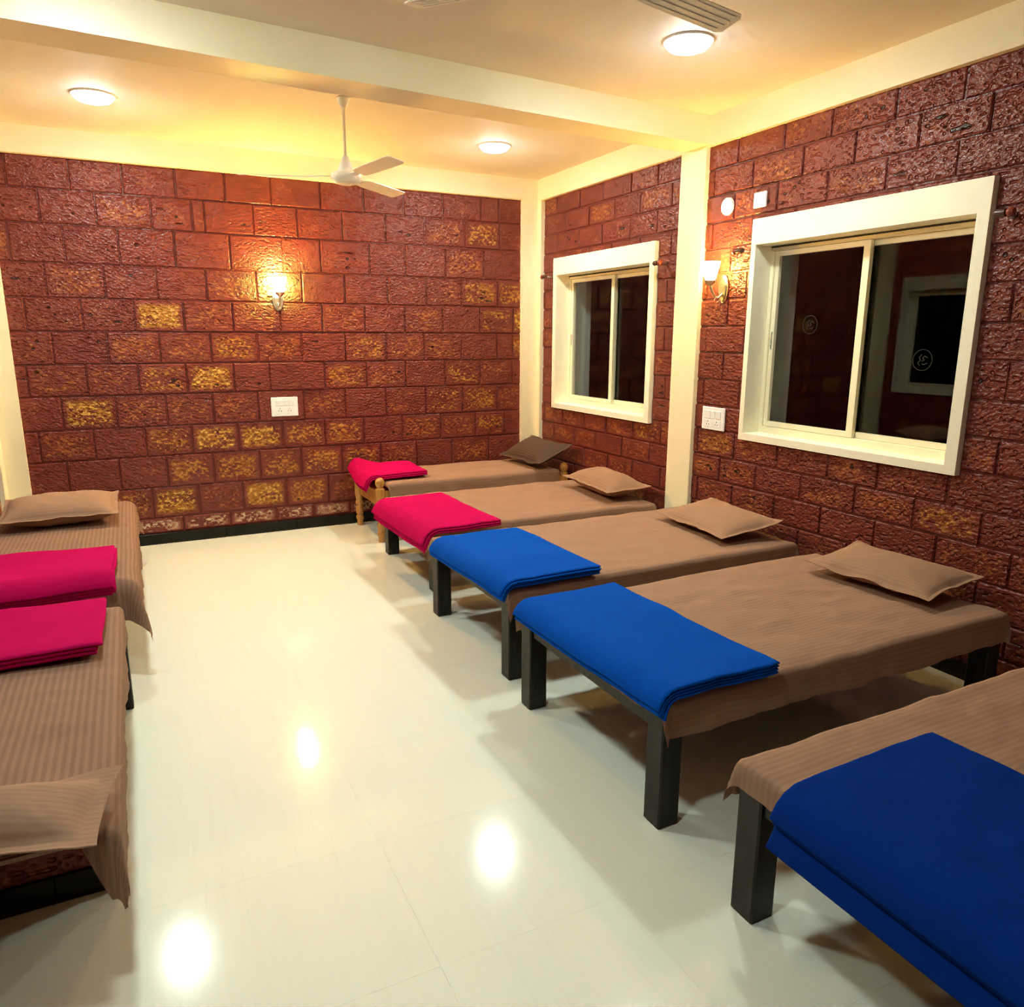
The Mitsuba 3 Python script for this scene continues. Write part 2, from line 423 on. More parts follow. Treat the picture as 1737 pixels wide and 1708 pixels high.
def baseboard(key, segs, place):
    structure(key)
    for k, (a, b) in enumerate(segs):
        m = cbox(a + 0.0012, b - 0.0012, 0.0, 0.017, 0.0, 0.081, 0.0015)
        m = place(m)
        if k == 0:
            scene[key] = mikit.ply(m, 'm_skirting')
        else:
            put('tile', m, 'm_skirting', key)
cut = lambda a, b, ph: [a] + [x for x in [ph + P * k for k in range(-8, 14)] if a + 0.02 < x < b - 0.02] + [b]
pairs = lambda c: list(zip(c[:-1], c[1:]))
baseboard('baseboard_back', pairs(cut(-0.72, 3.16, 0.014)), lambda m: orient(m, [1, 0, 0], [0, 1, 0], [0, 0, 1], [0, D - 0.010, 0]))
for nm, a, b in (('baseboard_right', 0.7, 3.88), ('baseboard_right_001', 4.118, 5.97)):
    baseboard(nm, pairs(cut(a, b, 1.49)), lambda m: orient(m, [0, 1, 0], [1, 0, 0], [0, 0, 1], [R - 0.010, 0, 0]))
for nm, a, b in (('baseboard_left', 0.7, 3.58), ('baseboard_left_001', 3.83, 5.89)):
    baseboard(nm, pairs(cut(a, b, 1.49)), lambda m: orient(m, [0, 1, 0], [-1, 0, 0], [0, 0, 1], [XL + 0.010, 0, 0]))
baseboard('baseboard_ledge', pairs([-0.86, -0.79, -0.325, -0.15]), lambda m: orient(m, [1, 0, 0], [0, 1, 0], [0, 0, 1], [0, 2.1635, 0]))

# ------------------------------------------------------------------ windows
def ring_box(w, outer_rect, inner_rect, x0, x1):
    p = outer_rect.difference(inner_rect)
    m = trimesh.creation.extrude_polygon(p, x1 - x0, engine='earcut')
    return orient(m, [0, 1, 0], [0, 0, 1], [1, 0, 0], [x0, 0, 0])

def mirror_x(m):
    m = m.copy()
    m.vertices[:, 0] = (XL + R) - m.vertices[:, 0]
    m.invert()
    return m

def window(key, w, label, mirrored=False, emblem=False):
    structure(key, label)
    fx = mirror_x if mirrored else (lambda m: m)
    inner_r = opening(w, 0)
    put('trim', fx(join(ring_box(w, outer(w), inner_r, 3.286, 3.326), ring_box(w, opening(w, 0.0295), inner_r, 3.3261, 3.4145))), 'm_trim', key)
    fr_in = sg.box(w['a'] + 0.028, w['c'] + 0.040, w['b'] - 0.024, w['d'] - 0.030)
    fk = put('frame', fx(ring_box(w, inner_r, fr_in, 3.4146, 3.478)), 'm_frame', key)
    put('gasket', fx(ring_box(w, sg.box(w['a'] + 0.001, w['d'] - 0.012, w['b'] - 0.001, w['d'] - 0.003), sg.box(0, 0, 0.1, 0.1), 3.4115, 3.4145)), 'm_shadow_gap', key)
    mid = (w['a'] + w['b']) / 2
    for s, (a, b, x) in enumerate(((mid - 0.022, w['b'] - 0.026, 3.4240), (w['a'] + 0.030, mid + 0.024, 3.4500))):
        z0, z1 = w['c'] + 0.042, w['d'] - 0.032
        st = 0.040 if s == 0 else 0.036
        hole = sg.box(a + st, z0 + 0.030, b - 0.030, z1 - 0.028)
        body = sg.box(a, z0, b, z1)
        sk = put('sash', fx(ring_box(w, body, hole, x, x + 0.022)), 'm_frame', key)
        pane = trimesh.Trimesh([[x + 0.011, hole.bounds[0] - 0.004, hole.bounds[1] - 0.004], [x + 0.011, hole.bounds[2] + 0.004, hole.bounds[1] - 0.004],
                                [x + 0.011, hole.bounds[2] + 0.004, hole.bounds[3] + 0.004], [x + 0.011, hole.bounds[0] - 0.004, hole.bounds[3] + 0.004]],
                               [[0, 2, 1], [0, 3, 2]], process=False)
        put('pane', fx(pane), 'm_glass', sk)
        if s == 0:
            put('latch', fx(cbox(x - 0.006, x, b - 0.022, b - 0.010, (z0 + z1) / 2 - 0.05, (z0 + z1) / 2 + 0.05, 0.002)), 'm_chrome', sk)
        if emblem:
            cy, cz = ((3.10, 1.615) if s == 0 else (2.415, 1.44))
            rr = 0.052
            ring = sg.Point(cy, cz).buffer(rr, 24).difference(sg.Point(cy, cz).buffer(rr - 0.0035, 24))
            squig = []
            for q in ([(-.026, .012), (-.012, .020), (0, .010), (-.010, .0), (.004, -.006)], [(.006, .026), (.018, .012), (.010, .0), (.022, -.014), (.012, -.026)], [(-.024, -.014), (-.010, -.022), (.000, -.018)]):
                squig.append(sg.LineString([(cy + a_, cz + b_) for a_, b_ in q]).buffer(0.0022))
            ms = []
            for g in [ring] + squig:
                m = trimesh.creation.extrude_polygon(g, 0.0006, engine='earcut')
                ms.append(orient(m, [0, 1, 0], [0, 0, 1], [1, 0, 0], [x + 0.0098, 0, 0]))
            put('emblem', join(*ms), 'm_etch', sk)

window('window_1', W1, 'smaller-looking far window in the right wall with cream surround')
window('window_2', W2, 'large near window in the right wall with cream surround', emblem=True)
window('window_3', W3, 'window in the left wall with cream surround', mirrored=True)

# ------------------------------------------------------------------ cloth
def sheet_mesh(x0, x1, y0, y1, z, drops, r=0.03, seed=0, step=0.018, puff=0.012, fold=0.010, wave=22.0, irregular=0.16, sag=None, tail=None, flare=0.30):
    """A sheet laid over a mattress: drops = (at x0, at x1, at y0, at y1). Returns mesh and fabric coordinates."""
    dx0, dx1, dy0, dy1 = drops
    s = np.arange(x0 - dx0, x1 + dx1 + step / 2, step)
    t = np.arange(y0 - dy0, y1 + dy1 + step / 2, step)
    S, Tt = np.meshgrid(s, t, indexing='ij')
    ex = np.where(S < x0 + r, S - x0 - r, np.where(S > x1 - r, S - x1 + r, 0.0))
    ey = np.where(Tt < y0 + r, Tt - y0 - r, np.where(Tt > y1 - r, Tt - y1 + r, 0.0))
    k = np.stack([S * 3.1, Tt * 3.1, np.full_like(S, seed * 3.7)], -1)
    var = 1 + irregular * 2 * n3(k, seed)
    ex, ey = ex * var, ey * var
    if tail is not None:                                     # a longer piece hanging at the corner x1, y0; short hem beside it
        ey = np.where(ey < 0, ey * (0.07 + 0.93 * np.clip((S - x1 + 0.085) / 0.05, 0, 1)), ey)
        ex = ex * (1 + tail[1] * np.exp(-((Tt - tail[0]) / tail[2]) ** 2) * (ex > 0))
    d = np.hypot(ex, ey)
    dirx, diry = np.where(d > 1e-9, ex / np.maximum(d, 1e-9), 0), np.where(d > 1e-9, ey / np.maximum(d, 1e-9), 0)
    q = r * math.pi / 2
    out = np.where(d < q, r * np.sin(np.minimum(d / r, math.pi / 2)), r)
    down = np.where(d < q, r * (1 - np.cos(np.minimum(d / r, math.pi / 2))), r + d - q)
    hang = np.clip((down - 0.02) / 0.12, 0, 1)
    along = np.where(np.abs(ex) > np.abs(ey), Tt, S)
    w1 = n3(np.stack([along * wave, d * 3, np.full_like(S, seed + 0.5)], -1), seed + 1)
    w2 = n3(np.stack([along * wave * 0.35, d * 2, np.full_like(S, seed + 2.5)], -1), seed + 2)
    corner = np.minimum(np.abs(ex), np.abs(ey))
    out = out + hang * (fold * 1.6 * w1 + fold * 2.4 * w2 + 0.004) + corner * flare
    X = np.clip(S, x0 + r, x1 - r) + dirx * out
    Y = np.clip(Tt, y0 + r, y1 - r) + diry * out
    top = np.clip(1 - d / 0.05, 0, 1)
    soft = n3(np.stack([S * 2.2, Tt * 2.6, np.full_like(S, seed)], -1), seed + 3) * puff
    fine = n3(np.stack([S * 7 + Tt * 3, Tt * 15, np.full_like(S, seed + 4.0)], -1), seed + 4) * puff * 1.0
    Z = z - down + soft * np.clip(1 - down / 0.2, 0, 1) + fine
    edge = np.minimum(np.minimum(np.clip(S, x0, x1) - x0, x1 - np.clip(S, x0, x1)), np.minimum(np.clip(Tt, y0, y1) - y0, y1 - np.clip(Tt, y0, y1)))
    Z = Z - 0.006 * np.exp(-np.maximum(edge, 0) / 0.05)
    if sag is not None:
        Z = Z + sag(S, Tt)
    ns, nt = S.shape
    V = np.stack([X, Y, Z], -1).reshape(-1, 3)
    i, j = np.meshgrid(np.arange(ns - 1), np.arange(nt - 1), indexing='ij')
    a = (i * nt + j).ravel()
    F = np.vstack([np.stack([a, a + nt, a + nt + 1], -1), np.stack([a, a + nt + 1, a + 1], -1)])
    return trimesh.Trimesh(V, F, process=False), np.stack([S, Tt], -1).reshape(-1, 2)

def slab(nu, nv, Lu, Lv, mid, thick):
    """A closed soft slab: mid(a, b) -> (points, normals) on the grid a in [0, Lu], b in [0, Lv]; thick(a, b) -> half thickness (zero at the rim)."""
    # denser towards the rim
    e = lambda n: 0.5 - 0.5 * np.cos(np.pi * np.linspace(0, 1, n)) * (1 - 0.35 * np.sin(np.pi * np.linspace(0, 1, n)) ** 2)
    A, B = np.meshgrid(e(nu) * Lu, e(nv) * Lv, indexing='ij')
    p, n = mid(A, B)
    h = thick(A, B)[..., None]
    V = np.vstack([(p + n * h).reshape(-1, 3), (p - n * h).reshape(-1, 3)])
    i, j = np.meshgrid(np.arange(nu - 1), np.arange(nv - 1), indexing='ij')
    a = (i * nv + j).ravel()
    top = np.vstack([np.stack([a, a + nv, a + nv + 1], -1), np.stack([a, a + nv + 1, a + 1], -1)])
    F = np.vstack([top, top[:, ::-1] + nu * nv])
    uv = np.stack([A, B], -1).reshape(-1, 2)
    m = trimesh.Trimesh(V, F, process=False)
    return m, np.vstack([uv, uv])

def rim_profile(A, B, Lu, Lv, t, r):
    d = np.minimum(np.minimum(A, Lu - A), np.minimum(B, Lv - B))
    q = np.clip(d / r, 0, 1)
    return t * np.sqrt(np.maximum(1 - (1 - q) ** 2, 0))

def pillow_mesh(center, Lu, Lv, height, rot=0.0, tilt=0.0, droop=None, seed=0, flange=0.022, squash=0.55):
    """Lu across (from the foot side to the wall), Lv long. tilt raises the +u side."""
    c, s = math.cos(rot), math.sin(rot)
    def mid(A, B):
        u, v = A - Lu / 2, B - Lv / 2
        ku, kv = 2 * u / Lu, 2 * v / Lv
        # sides draw in between the corners
        uu = u * (1 - 0.05 * (1 - kv ** 2)) + 0.012 * n3(np.stack([A * 8, B * 8, A * 0 + seed], -1), seed)
        vv = v * (1 - 0.04 * (1 - ku ** 2))
        z = 0.010 * (np.abs(ku) * np.abs(kv)) ** 2 + 0.026 * n3(np.stack([A * 7, B * 7, A * 0 + seed + 3], -1), seed + 1) * np.maximum(np.abs(ku), np.abs(kv)) ** 3
        z = z + uu * math.tan(tilt)
        x, y = c * uu - s * vv, s * uu + c * vv
        p = np.stack([center[0] + x, center[1] + y, center[2] + z], -1)
        if droop is not None:
            p = droop(p)
        n = np.zeros_like(p)
        n[..., 2] = math.cos(tilt)
        n[..., 0], n[..., 1] = -math.sin(tilt) * c, -math.sin(tilt) * s
        return p, n
    def thick(A, B):
        d = np.minimum(np.minimum(A, Lu - A), np.minimum(B, Lv - B))
        ku = np.clip(1 - np.abs(2 * (A - Lu / 2)) / (Lu - 2 * flange), 0, 1)
        kv = np.clip(1 - np.abs(2 * (B - Lv / 2)) / (Lv - 2 * flange), 0, 1)
        body = height / 2 * ((1 - (1 - ku) ** 2.4) * (1 - (1 - kv) ** 3.2)) ** squash
        wr = 1 + 0.10 * 2 * n3(np.stack([A * 11, B * 11, A * 0 + seed + 5], -1), seed + 2)
        return body * wr + np.where(d > 1e-6, 0.0018, 0.0)
    return slab(40, 56, Lu, Lv, mid, thick)

def path_fn(start, direction, top_len, radius, angle, hang):
    """A strip that runs level for top_len, bends down over a radius through `angle` and hangs on. Returns f(a, off) -> (along, z)."""
    arc = radius * angle
    def f(a, off):
        rr = radius + off
        flat = np.minimum(a, top_len)
        t = np.clip((a - top_len) / radius, 0, angle)
        rest = np.maximum(a - top_len - arc, 0)
        al = flat + rr * np.sin(t) + rest * np.cos(angle)
        z = off - (rr - rr * np.cos(t)) + (off * 0) - rest * np.sin(angle)
        n = np.stack([np.sin(t), np.cos(t)], -1)
        return al, z, n
    return f, arc

def blanket_mesh(origin, along, across, L_top, width, layers, t, radius, angle, hangs, z, seed=0, ruffle=0.010, lift=None, skew=0.0):
    """A folded blanket: layers of cloth lying from `origin` along a direction, then bending over the bed's foot."""
    along, across = np.array(along, float), np.array(across, float)
    ms = []
    for k in range(layers):
        hang = hangs[k % len(hangs)]
        f, arc = path_fn(None, None, L_top + RNG.uniform(-0.004, 0.004), radius, angle, hang)
        Lu, Lv = L_top + arc + hang, width + RNG.uniform(-0.010, 0.006)
        off = z + t * (k + 0.5)
        db = RNG.uniform(-0.005, 0.005)
        def mid(A, B, off=off, db=db, k=k):
            al, zz, n = f(A, off - z)
            B2 = B + db
            nz = n3(np.stack([A * 3.5, B2 * 3.5, A * 0 + seed], -1), seed) * ruffle * 2.2 + n3(np.stack([A * 11, B2 * 9, A * 0 + seed + k * 0.12], -1), seed + 1) * ruffle * 0.8
            nz = np.maximum(nz, -0.002) + 0.3 * np.minimum(nz + 0.002, 0)
            side = n3(np.stack([A * 5, (B2 > width / 2) * 7.0, A * 0 + seed + 0.1 * k], -1), seed + 2) * 0.02
            al2 = al + skew * (B2 / width - 0.5)
            p = np.array(origin)[None, None, :] + al2[..., None] * along + (B2 + side)[..., None] * across
            p[..., 2] = z + zz + nz
            N = n[..., :1] * along + n[..., 1:] * np.array([0, 0, 1.0])
            p = p + (N * 0)
            if lift is not None:
                p[..., 2] += lift(p)
            return p, N
        m, _ = slab(34, 44, Lu, Lv, mid, lambda A, B, Lu=Lu, Lv=Lv: rim_profile(A, B, Lu, Lv, t * 0.54, t * 0.75))
        ms.append(m)
    return join(*ms)

# ------------------------------------------------------------------ beds
def bed_frame(name, label, x0, x1, y0, y1, zt, leg=0.082, low=True, material='m_black_wood', group=None, rail_h=0.065):
    """zt: top of legs and rails."""
    b = thing(name, label, 'bed', group)
    for (lx, ly) in ((x0, y0), (x0, y1 - leg), (x1 - leg, y0), (x1 - leg, y1 - leg)):
        put('leg', cbox(lx, lx + leg, ly, ly + leg, 0, zt, 0.005), material, b)
    put('foot_rail', cbox(x0 + 0.012, x0 + 0.046, y0 + leg + 0.0005, y1 - leg - 0.0005, zt - rail_h - 0.012, zt - 0.012, 0.003), material, b)
    put('head_rail', cbox(x1 - 0.046, x1 - 0.012, y0 + leg + 0.0005, y1 - leg - 0.0005, zt - rail_h - 0.012, zt - 0.012, 0.003), material, b)
    for yy in (y0 + 0.012, y1 - 0.046):
        put('side_rail', cbox(x0 + leg + 0.0005, x1 - leg - 0.0005, yy, yy + 0.034, zt - rail_h - 0.012, zt - 0.012, 0.003), material, b)
    # plank deck
    n = 6
    for k in range(n):
        a = y0 + 0.05 + (y1 - y0 - 0.10) * k / n
        c = y0 + 0.05 + (y1 - y0 - 0.10) * (k + 1) / n
        put('deck_board', cbox(x0 + 0.048, x1 - 0.048, a + 0.004, c - 0.004, zt - 0.034, zt - 0.013, 0.002), material, b)
    return b

def mattress(b, x0, x1, y0, y1, z0, z1):
    key = put('mattress', cbox(x0, x1, y0, y1, z0, z1, 0.02), 'm_sheet_across', b)
    labels[key] = {'label': 'thin foam mattress covered by the sheet'}

def add_sheet(label, m, uv, material, group='brown bed sheets'):
    key = thing('bed_sheet', label, 'bed sheet')
    scene[key] = mikit.ply(m, material, smooth=True, uv=uv)
    return key

def add_pillow(label, m, uv, material):
    key = thing('pillow', label, 'pillow')
    scene[key] = mikit.ply(m, material, smooth=True, uv=uv)

def add_blanket(label, m, material):
    key = thing('folded_blanket', label, 'blanket')
    scene[key] = mikit.ply(m, material, smooth=50)

# right-hand row, from the camera to the back wall: (name words, x foot, x head, y0, y1, leg top, sheet top)
ROW = [(1.350, 3.16, 0.345, 1.322, 0.405, 0.455), (1.372, 3.12, 1.672, 2.630, 0.405, 0.455), (1.418, 3.18, 2.838, 3.812, 0.405, 0.450), (1.540, 3.20, 4.122, 5.110, 0.375, 0.415)]
BED_LABELS = ['black wooden bed in the bottom right corner, cut off by the photo edge',
              'black wooden bed whose head is below the large window, blue blanket on it',
              'black wooden bed whose head is beside the cream column, blue blanket on it',
              'black wooden bed under the far window with a pink blanket, next to the turned-leg bed']
SHEET_LABELS = ['brown sheet on the nearest right-hand bed, cut off by the right photo edge',
                'brown striped sheet under the long blue blanket on the bed below the large window',
                'brown sheet on the bed whose head is beside the cream column and socket plate',
                'brown sheet on the black-legged bed with the pink blanket under the far window']
for i, (x0, x1, y0, y1, zt, zs) in enumerate(ROW):
    b = bed_frame('bed', BED_LABELS[i], x0, x1, y0, y1, zt)
    mattress(b, x0 + 0.02, x1 - 0.01, y0 + 0.012, y1 - 0.012, zt + 0.001, zs - 0.012)
    dr_ = [(0.075, 0.05, 0.13, 0.13), (0.055, 0.05, 0.115, 0.12), (0.06, 0.05, 0.105, 0.115), (0.07, 0.05, 0.10, 0.11)][i]
    m, uv = sheet_mesh(x0 - 0.004, x1 + 0.004, y0 - 0.016, y1 + 0.016, zs, dr_, r=0.015, seed=11 + i, puff=(0.014, 0.015, 0.014, 0.015)[i], fold=0.015, irregular=0.24)
    add_sheet(SHEET_LABELS[i], m, uv, 'm_sheet_across')

# blankets of the right row: they lie at the foot end and bend over it
def right_blanket(label, xi, xe, ya, yb, z, layers, t, radius, angle, hangs, material, seed, skew=0.0, lift=None, ruffle=0.010):
    m = blanket_mesh((xi, ya, 0), (-1, 0, 0), (0, 1, 0), xi - xe, yb - ya, layers, t, radius, angle, hangs, z, seed, ruffle, lift, skew)
    add_blanket(label, m, material)
right_blanket('dark blue folded blanket in the bottom right corner on the nearest bed', 1.86, 1.345, 0.30, 1.14, 0.462, 3, 0.014, 0.050, 1.15, [0.09, 0.03, 0.02], 'm_navy', 21)
right_blanket('blue folded blanket on the bed below the large window, second nearest', 1.79, 1.375, 1.625, 2.545, 0.470, 4, 0.011, 0.036, 1.25, [0.034, 0.020, 0.026, 0.010], 'm_blue', 23, skew=0.02)
right_blanket('blue folded blanket on the bed beside the cream column, farthest blue one', 1.86, 1.415, 2.79, 3.60, 0.464, 4, 0.011, 0.040, 1.25, [0.036, 0.02, 0.03, 0.012], 'm_blue', 25, skew=0.03)
right_blanket('pink folded blanket drooping over the foot of the black bed under the far window', 1.90, 1.50, 3.93, 4.84, 0.428, 3, 0.013, 0.070, 1.1, [0.075, 0.055, 0.045], 'm_magenta', 27, skew=0.03)

# pillows of the right row
def add_right_pillow(label, c, Lu, Lv, h, rot, tilt, seed, material='m_pillow', squash=0.55):
    m, uv = pillow_mesh(c, Lu, Lv, h, rot, tilt, None, seed, squash=squash)
    add_pillow(label, m, uv, material)
add_right_pillow('brown pillow on the bed below the large window, its near corner lifted', (2.985, 2.12, 0.522), 0.39, 0.62, 0.105, 0.05, 0.10, 32)
add_right_pillow('brown pillow on the bed beside the cream column', (2.965, 3.24, 0.520), 0.40, 0.66, 0.10, -0.10, 0.16, 33)
add_right_pillow('puffy brown pillow on the bed under the far window', (3.045, 4.52, 0.505), 0.36, 0.70, 0.17, -0.08, 0.05, 34, squash=0.8)

# turned-leg wooden bed by the back wall
bx0, bx1, by0, by1 = 1.565, 3.245, 5.355, 6.03
wb = thing('bed', 'light brown wooden bed with turned ball-top posts against the back wall', 'bed')
POST = [(0.0, 0), (0.024, 0), (0.027, 0.012), (0.024, 0.035), (0.030, 0.05), (0.033, 0.065), (0.030, 0.08), (0.025, 0.09), (0.031, 0.105), (0.034, 0.13), (0.031, 0.155), (0.025, 0.166),
        (0.030, 0.176), (0.034, 0.19), (0.030, 0.205), (0.026, 0.215), (0.030, 0.235), (0.035, 0.26), (0.035, 0.405), (0.033, 0.415), (0.024, 0.422), (0.024, 0.428), (0.032, 0.440), (0.036, 0.458), (0.034, 0.478), (0.024, 0.494), (0.010, 0.501), (0.0, 0.502)]
for (px, py) in ((bx0 + 0.035, by0 + 0.035), (bx0 + 0.035, by1 - 0.036), (bx1 - 0.035, by0 + 0.035), (bx1 - 0.035, by1 - 0.036)):
    m = lathe(POST, 24)
    m.apply_translation((px, py, 0))
    put('post', m, 'm_wood', wb, smooth=40)
put('foot_rail', cbox(bx0 + 0.020, bx0 + 0.050, by0 + 0.071, by1 - 0.072, 0.275, 0.395, 0.004), 'm_wood', wb)
put('head_rail', cbox(bx1 - 0.050, bx1 - 0.020, by0 + 0.071, by1 - 0.072, 0.275, 0.395, 0.004), 'm_wood', wb)
for yy in (by0 + 0.022, by1 - 0.050):
    put('side_rail', cbox(bx0 + 0.071, bx1 - 0.071, yy, yy + 0.028, 0.275, 0.395, 0.004), 'm_wood', wb)
put('deck_board', cbox(bx0 + 0.052, bx1 - 0.052, by0 + 0.055, by1 - 0.055, 0.36, 0.385, 0.002), 'm_wood', wb)
mattress(wb, bx0 + 0.10, bx1 - 0.10, by0 + 0.03, by1 - 0.03, 0.397, 0.445)
m, uv = sheet_mesh(bx0 + 0.088, bx1 - 0.090, by0 - 0.006, by1 - 0.006, 0.462, (0.02, 0.015, 0.135, 0.05), r=0.022, seed=41, fold=0.012, irregular=0.25, flare=0.0,
                   sag=lambda S, Tt: -0.05 * np.clip((by0 + 0.03 - Tt) / 0.1, 0, 1) * np.clip((S - 1.9) / 1.0, 0, 1) * (S < 2.9) * 0)
add_sheet('brown sheet on the wooden bed with turned posts by the back wall', m, uv, 'm_sheet_across')
def lift1(p):
    far = np.clip((p[..., 1] - 5.75) / 0.25, 0, 1) * np.clip((1.78 - p[..., 0]) / 0.2, 0, 1)
    return 0.055 * far
m = blanket_mesh((2.02, 5.445, 0), (-1, 0, 0), (0, 1, 0), 0.42, 0.575, 3, 0.013, 0.05, 1.1, [0.07, 0.05, 0.05], 0.470, 43, 0.014, lift1, -0.03)
add_blanket('crimson pink folded blanket on the turned-post wooden bed', m, 'm_magenta')
m, uv = pillow_mesh((3.055, 5.62, 0.585), 0.34, 0.66, 0.15, 0.06, 0.40, None, 35, squash=0.7)
add_pillow('dark grey-brown pillow propped at the head of the turned-post wooden bed', m, uv, 'm_pillow_dark')

# left-hand row along the left wall: heads at the back wall end and near the camera
def left_bed(label, x0, x1, y0, y1, zt, ledge=False):
    b = thing('bed', label, 'bed')
    leg = 0.06
    for (lx, ly) in ((x0, y0), (x0, y1 - leg), (x1 - leg, y0), (x1 - leg, y1 - leg)):
        if ledge and ly == y0:                               # this end of the frame rests on the brick ledge
            lz = 0.3255
        else:
            lz = 0
        put('leg', cbox(lx, lx + leg, ly, ly + leg, lz, zt, 0.004), 'm_black_wood', b)
    for yy in (y0 + 0.010, y1 - 0.044):
        put('end_rail', cbox(x0 + leg + .0005, x1 - leg - .0005, yy, yy + 0.034, zt - 0.075, zt - 0.012, 0.003), 'm_black_wood', b)
    for xx in (x0 + 0.010, x1 - 0.044):
        put('side_rail', cbox(xx, xx + 0.034, y0 + leg + .0005, y1 - leg - .0005, zt - 0.075, zt - 0.012, 0.003), 'm_black_wood', b)
    put('deck_board', cbox(x0 + 0.046, x1 - 0.046, y0 + 0.046, y1 - 0.046, zt - 0.034, zt - 0.013, 0.002), 'm_black_wood', b)
    return b
LX0, LX1 = -0.82, -0.118
b = left_bed('black-framed bed along the left wall in the far corner, pillow towards the back wall', LX0, LX1 - 0.02, 3.63, 5.52, 0.41)
mattress(b, LX0 + 0.01, LX1 + 0.02, 3.64, 5.51, 0.411, 0.455)
m, uv = sheet_mesh(LX0 - 0.006, LX1 + 0.062, 3.615, 5.535, 0.474, (0.03, 0.19, 0.15, 0.10), r=0.060, seed=51, fold=0.018, irregular=0.2, wave=14)
add_sheet('brown sheet on the far left bed, its corner hanging to the floor side', m, uv, 'm_sheet_along')
b = left_bed('black-framed bed along the left wall nearest the camera, pillow towards the camera', LX0, LX1 - 0.005, 2.19, 3.37, 0.40, ledge=True)
mattress(b, LX0 + 0.01, LX1 - 0.015, 1.765, 3.36, 0.408, 0.437)
m, uv = sheet_mesh(LX0 - 0.006, LX1 - 0.004, 1.74, 3.385, 0.450, (0.03, 0.12, 0.16, 0.10), r=0.022, seed=53, fold=0.014, irregular=0.2, wave=14, tail=(1.74, 0.35, 0.12), flare=0.0)
add_sheet('brown striped sheet on the near left bed with a hanging corner tail', m, uv, 'm_sheet_along')
# far left blanket: over the foot end, hanging towards the camera
m = blanket_mesh((-0.815, 4.06, 0), (0, -1, 0), (1, 0, 0), 0.445, 0.665, 4, 0.014, 0.045, 1.1, [0.035, 0.03, 0.02, 0.01], 0.484, 55, 0.012)
add_blanket('crimson pink folded blanket on the far left bed, hanging over its foot end', m, 'm_magenta')
m = blanket_mesh((-0.815, 3.33, 0), (0, -1, 0), (1, 0, 0), 0.52, 0.635, 3, 0.015, 0.05, 0.02, [0.01], 0.462, 57, 0.008)
add_blanket('crimson pink folded blanket lying flat on the near left bed', m, 'm_magenta')
m, uv = pillow_mesh((-0.435, 4.96, 0.564), 0.44, 0.60, 0.15, math.pi / 2, 0.10, None, 59)
add_pillow('brown striped pillow on the far left bed towards the back wall', m, uv, 'm_pillow')
def droop2(p):
    over = np.maximum(1.80 - p[..., 1], 0)
    p = p.copy()
    p[..., 2] -= over * (0.05 + 0.25 * np.clip(p[..., 0] + 0.5, 0, 0.4))
    return p
m, uv = pillow_mesh((-0.465, 1.800, 0.524), 0.27, 0.68, 0.11, math.pi / 2 - 0.19, 0.0, droop2, 61, flange=0.035, squash=0.7)
add_pillow('brown pillow with a stitched hem at the near end of the near left bed', m, uv, 'm_pillow')

# ------------------------------------------------------------------ ceiling lamps
LAMP_LABELS = ['round white ceiling light in the far bay, left of the fan', 'round white ceiling light in the far bay, right of the fan', 'round white ceiling light beside the near fan, above the large window',
               'round white ceiling light in the near bay over the left beds', 'round white ceiling light above the camera near the left wall']
for i, ((x, y), lab) in enumerate(zip(DOWNLIGHT_SPOTS, LAMP_LABELS)):
    k = thing('ceiling_light', lab, 'ceiling light')
    rim = lathe([(0.1045, ZC - 0.0005), (0.116, ZC - 0.0005), (0.116, ZC - 0.005), (0.112, ZC - 0.008), (0.106, ZC - 0.007), (0.1045, ZC - 0.0005)], 40)
    rim.apply_translation((x, y, 0))
    put('rim', rim, 'm_white', k, smooth=40)
    dome = lathe([(0.0, ZC - 0.046), (0.03, ZC - 0.045), (0.06, ZC - 0.041), (0.085, ZC - 0.033), (0.098, ZC - 0.022), (0.103, ZC - 0.010), (0.1035, ZC - 0.001)], 40)
    dome.apply_translation((x, y, 0))
    if dome.face_normals[0][2] > 0:
        dome.invert()
    put('diffuser', dome, 'm_lampglass', k, smooth=True, emitter={'type': 'area', 'radiance': rgb(*[c * LAMP_SHARE[i] for c in DOWNLIGHT])})

